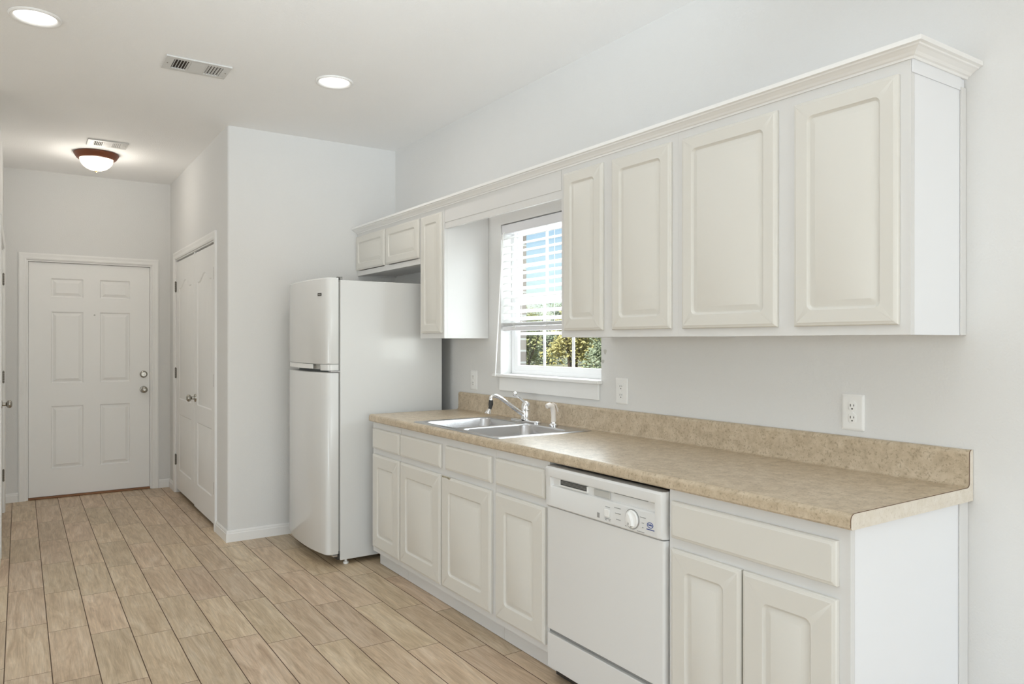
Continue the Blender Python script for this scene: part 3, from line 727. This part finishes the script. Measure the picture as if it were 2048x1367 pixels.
MB().box(-.6125, -.6005, DY0+.006, DY1-.006, .1865, .2055).build('kick_gap', 'gasket', dw, smooth=0)
w = MB(); w.box(-.628, -.6005, DY0+.002, DY1-.002, .050, .186); w.build('lower_panel', 'appliance', dw, bevel=.002)
w = MB()
for yy in (DY0+.06, DY1-.06):
    w = MB(); w.lathe([(.018, .001), (.018, .010), (.009, .012), (.009, .060)], (-.52, yy, 0), 'z', 16, cap0=True, cap1=True); w.build('leveling_foot', 'black', dw)
MB().box(-.590, -.560, DY0+.01, DY1-.01, .010, .048).build('toe_panel', 'black', dw, smooth=0)

# ------------------------------------------------------------------ refrigerator
fr_ = thing('refrigerator', 'white top-freezer refrigerator with curved doors in the corner alcove', 'refrigerator', (-.45, 3.575, 0))
FY0, FY1 = 3.195, 3.955
w = MB(); w.box(-.786, -.092, FY0, FY1, .032, 1.724); w.build('cabinet_body', 'fridge', fr_, bevel=.004)
MB().box(-.797, -.7865, FY0+.008, FY1-.008, .09, 1.715).build('door_gasket', 'gasket', fr_, smooth=0)
half = [(-.7975, 0), (-.830, 0)] + [(-.830 - .030*math.sin(math.radians(a)), .030 - .030*math.cos(math.radians(a))) for a in (20, 40, 60, 75)]
def fcurve(y):
    f = (y - FY0)/(FY1-FY0)*2 - 1
    return -.906 + .042*abs(f)**2.3
ymid = (FY0+FY1)/2
plan = [(-.7975, FY0+.002), (-.838, FY0+.002), (-.852, FY0+.006), (-.862, FY0+.015)]
for i in range(15):
    y = FY0+.030 + (FY1-FY0-.06)*i/14; plan.append((fcurve(y), y))
plan += [(-.862, FY1-.015), (-.852, FY1-.006), (-.838, FY1-.002), (-.7975, FY1-.002)]
def inset(p, k): 
    return [(-.7975 + (x+.7975)*(1-k*7), ymid + (y-ymid)*(1-k*2)) if x < -.798 else (x, ymid+(y-ymid)*(1-k*2)) for x, y in p]
def fdoor(name, z0, z1):
    w = MB(); secs = [(z0, .012), (z0+.003, .004), (z0+.008, 0), (z1-.010, 0), (z1-.004, .004), (z1-.001, .010), (z1, .016)]
    w.loops([[(x, y, z) for x, y in inset(plan, k)] for z, k in secs])
    return w.build(name, 'fridge', fr_, smooth=32)
fz = fdoor('freezer_door', 1.214, 1.738)
fd = fdoor('fresh_food_door', .068, 1.166)
# grip under the freezer door: solid end block and a set-back clear lip
def shifted(p, dxx): return [(min(-.7975, x+dxx), y) for x, y in p]
w = MB(); near = [q for q in plan if q[1] < FY0+.13]
near = near + [(-.7975, near[-1][1])]
w.prism(near, 'z', 1.178, 1.2135); w.build('grip_block', 'fridge', fz, smooth=32)
far_ = [(-.7975, FY0+.132)] + [(fcurve(y)+.030, y) for y in [FY0+.132 + (FY1-FY0-.15)*i/10 for i in range(11)]] + [(-.7975, FY0+.132+(FY1-FY0-.15))]
w = MB(); w.prism(far_, 'z', 1.182, 1.2135); w.build('door_handle', 'greyplastic', fz, smooth=32)
lip = [(fcurve(y)+.0005, y) for y in [FY0+.18 + (FY1-FY0-.25)*i/10 for i in range(11)]]
lip = lip + [(x+.004, y) for x, y in reversed(lip)]
w = MB(); w.prism(lip, 'z', 1.186, 1.2135); w.build('handle_lip', 'plastic', fz, smooth=32)
def on_door(y, z, dn):
    e_ = .01; t_ = Vector((fcurve(y+e_)-fcurve(y-e_), 2*e_, 0)).normalized(); n_ = Vector((-t_.y, t_.x, 0))
    if n_.x > 0: n_ = -n_
    return Vector((fcurve(y), y, z)) + n_*dn, t_, n_
c, t_, n_ = on_door(3.283, 1.637, 0)
def badge(hw, hh, d0, d1, mat, nm, parent, cuts=None):
    w = MB()
    for a0, a1 in (cuts or [(-hw, hw)]):
        w.loops([[c + t_*a + n_*d0 + Vector((0, 0, b_)) for a, b_ in ((a0, -hh), (a1, -hh), (a1, hh), (a0, hh))], [c + t_*a + n_*d1 + Vector((0, 0, b_)) for a, b_ in ((a0, -hh), (a1, -hh), (a1, hh), (a0, hh))]])
    return w.build(nm, mat, parent, smooth=0, weld=False)
bd = badge(.021, .0085, .0003, .0025, 'black', 'badge', fz)
badge(.016, .0025, .0026, .0030, 'greyplastic', 'badge_lettering', bd, [(-.016+.0055*i, -.016+.0055*i+.004) for i in range(6)])
w = MB(); w.box(-.800, -.770, FY0+.006, FY0+.035, 1.7390, 1.744).box(-.786, -.770, FY0+.006, FY0+.035, 1.7245, 1.7390); w.build('hinge_cover', 'gasket', fr_, bevel=.002, weld=False)
w = MB(); w.box(-.845, -.7868, FY0+.002, FY0+.045, 1.168, 1.176); w.build('center_hinge', 'steel', fr_, bevel=.001)
w = MB(); w.box(-.800, -.770, FY0+.01, FY1-.01, .034, .066); w.build('toe_grille', 'black', fr_, smooth=0)
w = MB(); w.box(-.830, -.801, FY0+.006, FY0+.045, .056, .066); w.build('bottom_hinge', 'steel', fr_, bevel=.001)
for yy in (FY0+.03, FY1-.03):
    w = MB(); w.lathe([(.016, .001), (.016, .012), (.008, .014), (.008, .0315)], (-.74, yy, 0), 'z', 16, cap0=True, cap1=True); w.build('leveling_foot', 'plastic', fr_)
    w = MB(); w.lathe([(.016, .001), (.016, .0315)], (-.16, yy, 0), 'z', 16, cap0=True, cap1=True); w.build('leveling_foot', 'black', fr_)

# ------------------------------------------------------------------ outlets
def outlet(label, y, z):
    o = thing('electrical_outlet', label, 'outlet', (0, y, z), 'duplex outlets on the kitchen wall')
    w = MB(); hw, hh = .042, .0625
    w.loops([[(-d, p[0], p[1]) for p in rrect(y-hw+i, z-hh+i, y+hw-i, z+hh-i, .004)] for i, d in ((0, .0004), (0, .003), (.004, .0058), (.010, .0062))])
    w.build('cover_plate', 'plastic', o, smooth=40)
    for dz in (.0205, -.0205):
        w = MB(); zc = z+dz
        pts = arc(y, zc, .0175, 40, 140, 8) + arc(y, zc, .0175, 220, 320, 8)
        w.loops([[(-.0063, p[0], p[1]) for p in pts], [(-.0078, p[0], p[1]) for p in pts], [(-.0082, y+(p[0]-y)*.9, zc+(p[1]-zc)*.9) for p in pts]])
        rc = w.build('receptacle', 'plastic', o, smooth=40)
        w = MB(); w.box(-.0086, -.0080, y+.0050, y+.0074, zc-.001, zc+.0075).box(-.0086, -.0080, y-.0072, y-.0050, zc, zc+.007)
        w.prism(arc(y, zc-.0085, .0026, 0, 360, 10)[:-1], 'x', -.0086, -.0080); w.build('socket_slots', 'dark', rc, smooth=0, weld=False)
        w = MB(); rg = [( .0182*math.cos(t)*1.0, .0182*math.sin(t)) for t in [2*math.pi*i/24 for i in range(24)]]
    w = MB(); w.lathe([(.0, .0078), (.003, .0075), (.0036, .0062)], (0, y, z), Vector((-1, 0, 0)), 12); w.build('screw', 'plastic', o)
outlet('white duplex outlet left of the window, near the refrigerator', 2.940, 1.110)
outlet('white duplex outlet just right of the window sill', 1.560, 1.116)
outlet('white duplex outlet at the near end above the backsplash', .385, 1.109)

# ------------------------------------------------------------------ ceiling fittings
def downlight(label, x, y):
    o = thing('recessed_light', label, 'ceiling light', (x, y, CEIL), 'recessed ceiling lights')
    w = MB(); w.lathe([(.104, -.0006), (.104, -.004), (.098, -.009), (.088, -.008), (.084, -.004), (.081, -.0006)], (x, y, CEIL), 'z', 48); w.build('trim_ring', 'trim', o, smooth=40)
    w = MB(); w.lathe([(.0, -.0035), (.06, -.0034), (.0805, -.0025), (.0805, -.0008), (0, -.0008)], (x, y, CEIL), 'z', 48); w.build('lens', 'lens', o)
    l = light('recessed_lamp', 'AREA', (x, y, CEIL-.012), 3, (1, .96, .90), (.15, .15), direction=(0, 0, -1)); l.data.shape = 'DISK'
    l.parent = o; l.matrix_parent_inverse = Matrix.Translation(-Vector(o.location))
downlight('recessed ceiling light at the far left of the ceiling, nearest the camera', -2.336, 2.862)
downlight('recessed ceiling light to the right of the ceiling vent', -.928, 2.912)

def vent(label, x0, x1, y0, y1):
    o = thing('ceiling_vent', label, 'vent', ((x0+x1)/2, (y0+y1)/2, CEIL), 'ceiling air vents')
    zb = CEIL-.0006; zt = CEIL-.009
    bw = .030; L = x1-x0; g = L*.26
    a0, a1 = x0+bw+.012, x0+bw+g; c0, c1 = x1-bw-g, x1-bw-.008
    w = MB(); w.box(x0, x1, y0, y0+bw, zt, zb).box(x0, x1, y1-bw, y1, zt, zb).box(x0, a0, y0+bw, y1-bw, zt, zb).box(c1, x1, y0+bw, y1-bw, zt, zb).box(a1, a1+.010, y0+bw, y1-bw, zt, zb).box(c0-.010, c0, y0+bw, y1-bw, zt, zb)
    w.build('vent_frame', 'vent', o, smooth=0, weld=False, bevel=.0015)
    MB().box(a0-.003, c1+.003, y0+bw-.004, y1-bw+.004, CEIL-.0022, CEIL-.0008).build('duct_shade_plate', 'duct', o, smooth=0)  # flat plate under the ceiling, the duct's shade put into its dark colour
    for s0, s1, sg in ((a0, a1, 1), (c0, c1, -1)):
        n = 5
        for i in range(n):
            xc = s0 + (s1-s0)*(i+.5)/n + sg*-.003
            w = MB(); w.loops([[(xc-.0012, y, zt+.0002), (xc+.0012, y, zt+.0002), (xc+.0012+sg*.005, y, CEIL-.0025), (xc-.0012+sg*.005, y, CEIL-.0025)] for y in (y0+bw, y1-bw)]); w.build('louver', 'vent', o, smooth=0)
    n = 6; m0, m1 = a1+.010, c0-.010
    for i in range(n):
        yc = y0+bw + (y1-y0-2*bw)*(i+.5)/n; h = (y1-y0-2*bw)/n*.46
        w = MB(); w.loops([[(x, yc-h, zt+.0005), (x, yc+h, zt-.002), (x, yc+h, zt-.0008), (x, yc-h, zt+.0018)] for x in (m0, m1)]); w.build('center_louver', 'vent', o, smooth=0)
    for xx in (x0+bw*.6, x1-bw*.5):
        w = MB(); w.lathe([(0, -.0105), (.003, -.010), (.004, -.009)], (xx, (y0+y1)/2, CEIL), 'z', 10); w.build('screw', 'nickel', o)
vent('rectangular white ceiling vent over the kitchen floor', -1.775, -1.456, 2.998, 3.198)
vent('smaller white ceiling vent in the hall beside the dome light', -1.988, -1.728, 4.995, 5.178)

dm = thing('dome_light', 'lit frosted glass dome light with dark wooden rim on the hall ceiling', 'ceiling light', (-1.9, 5.46, CEIL))
cx, cy = -1.900, 5.460
w = MB(); w.lathe([(.150, -.0006), (.156, -.006), (.154, -.014), (.138, -.040), (.132, -.046), (.122, -.048), (.116, -.044), (.116, -.0006)], (cx, cy, CEIL), 'z', 48); w.build('rim', 'wood', dm, smooth=40)
w = MB(); pr = [(.1155*math.cos(math.radians(a)), -.046 - .088*math.sin(math.radians(a))) for a in range(0, 91, 9)]
w.lathe([(.1155, -.030)] + pr, (cx, cy, CEIL), 'z', 48); w.build('glass_shade', 'dome', dm, smooth=60)
w = MB(); w.lathe([(.0, -.150), (.005, -.149), (.007, -.145), (.005, -.141), (.014, -.138), (.016, -.1345), (0, -.134)], (cx, cy, CEIL), 'z', 20); w.build('finial', 'bronze', dm)
l = light('dome_lamp', 'POINT', (cx, cy, CEIL-.19), 5.5, (1, .94, .84), .06)
l.parent = dm; l.matrix_parent_inverse = Matrix.Translation(-Vector(dm.location))

# ------------------------------------------------------------------ outside the window
w = MB(); w.loops([[(.20, y, -.25), (1.5, y, -.25), (4.5, y, .70), (14, y, .78), (80, y, 1.0), (80, y, -.6), (.20, y, -.6)] for y in (-30, 90)])
struct(w.build('ground_outside', 'lawn', smooth=0))
# unseen slab added to keep the sun out of the living area's side window
struct(MB().box(-8.8, XS-.155, -3, 2.6, 2.45, 2.6).build('sun_blocker', 'trim', smooth=0))
def bush(label, x, y, z0, h, r, mat, seed, n=7000, ls=(.022, .05), grp='bushes beyond the window'):
    q = random.Random(seed); t = thing('bush', label, 'bush', (x, y, z0), grp)
    for a in range(5):
        w = MB(); tx, ty = x + q.uniform(-.6, .6)*r, y + q.uniform(-.6, .6)*r
        w.tube([(x + q.uniform(-.1, .1), y + q.uniform(-.1, .1), z0-.03), ((x+tx)/2, (y+ty)/2, z0+h*.4), (tx, ty, z0+h*.85)], [.03, .02, .006], 6); w.build('stem', 'bark', t)
    bm = bmesh.new()
    blobs = [(q.uniform(-.55, .55)*r, q.uniform(-.55, .55)*r, q.uniform(.1, .95)*h, q.uniform(.28, .5)*r) for _ in range(24)]
    for _ in range(n):
        b_ = q.choice(blobs); d0 = Vector((q.gauss(0, 1), q.gauss(0, 1), q.gauss(0, 1))).normalized()*(b_[3]*q.uniform(.45, 1.05))
        c_ = Vector((x + b_[0], y + b_[1], z0 + b_[2])) + d0
        if c_.z < z0+.02: continue
        d = Vector((q.gauss(0, 1), q.gauss(0, 1), q.gauss(0, 1))).normalized(); e_ = d.orthogonal().normalized(); s_ = q.uniform(*ls)
        bm.faces.new([bm.verts.new(c_ + d*s_), bm.verts.new(c_ + e_*s_*.4), bm.verts.new(c_ - d*s_), bm.verts.new(c_ - e_*s_*.4)])
    me = bpy.data.meshes.new('foliage'); bm.to_mesh(me); bm.free(); me.materials.append(M[mat])
    o = bpy.data.objects.new('foliage', me); C.objects.link(o); o.parent = t; o.matrix_parent_inverse = Matrix.Translation(-Vector(t.location))
TL = 'seen through the kitchen window'
bush('olive green bush ' + TL + ', leftmost of the near bushes', 5.5, 10.30, .70, 1.25, .56, 'leaf1', 1, 5000)
bush('yellowish bush ' + TL + ', in the middle pane', 5.6, 9.00, .70, 1.15, .50, 'leaf3', 3, 5000)
bush('grey-green bush ' + TL + ', rightmost, in the right pane', 5.5, 7.78, .70, 1.25, .56, 'leaf2', 4, 5000)
bush('dull green bush farther off, in the gap left of the yellowish bush', 9.6, 15.15, .74, 1.55, .82, 'leaf2', 5, 6000, (.03, .06))
bush('olive bush farther off, in the gap right of the yellowish bush', 9.6, 13.30, .74, 1.55, .82, 'leaf1', 6, 6000, (.03, .06))
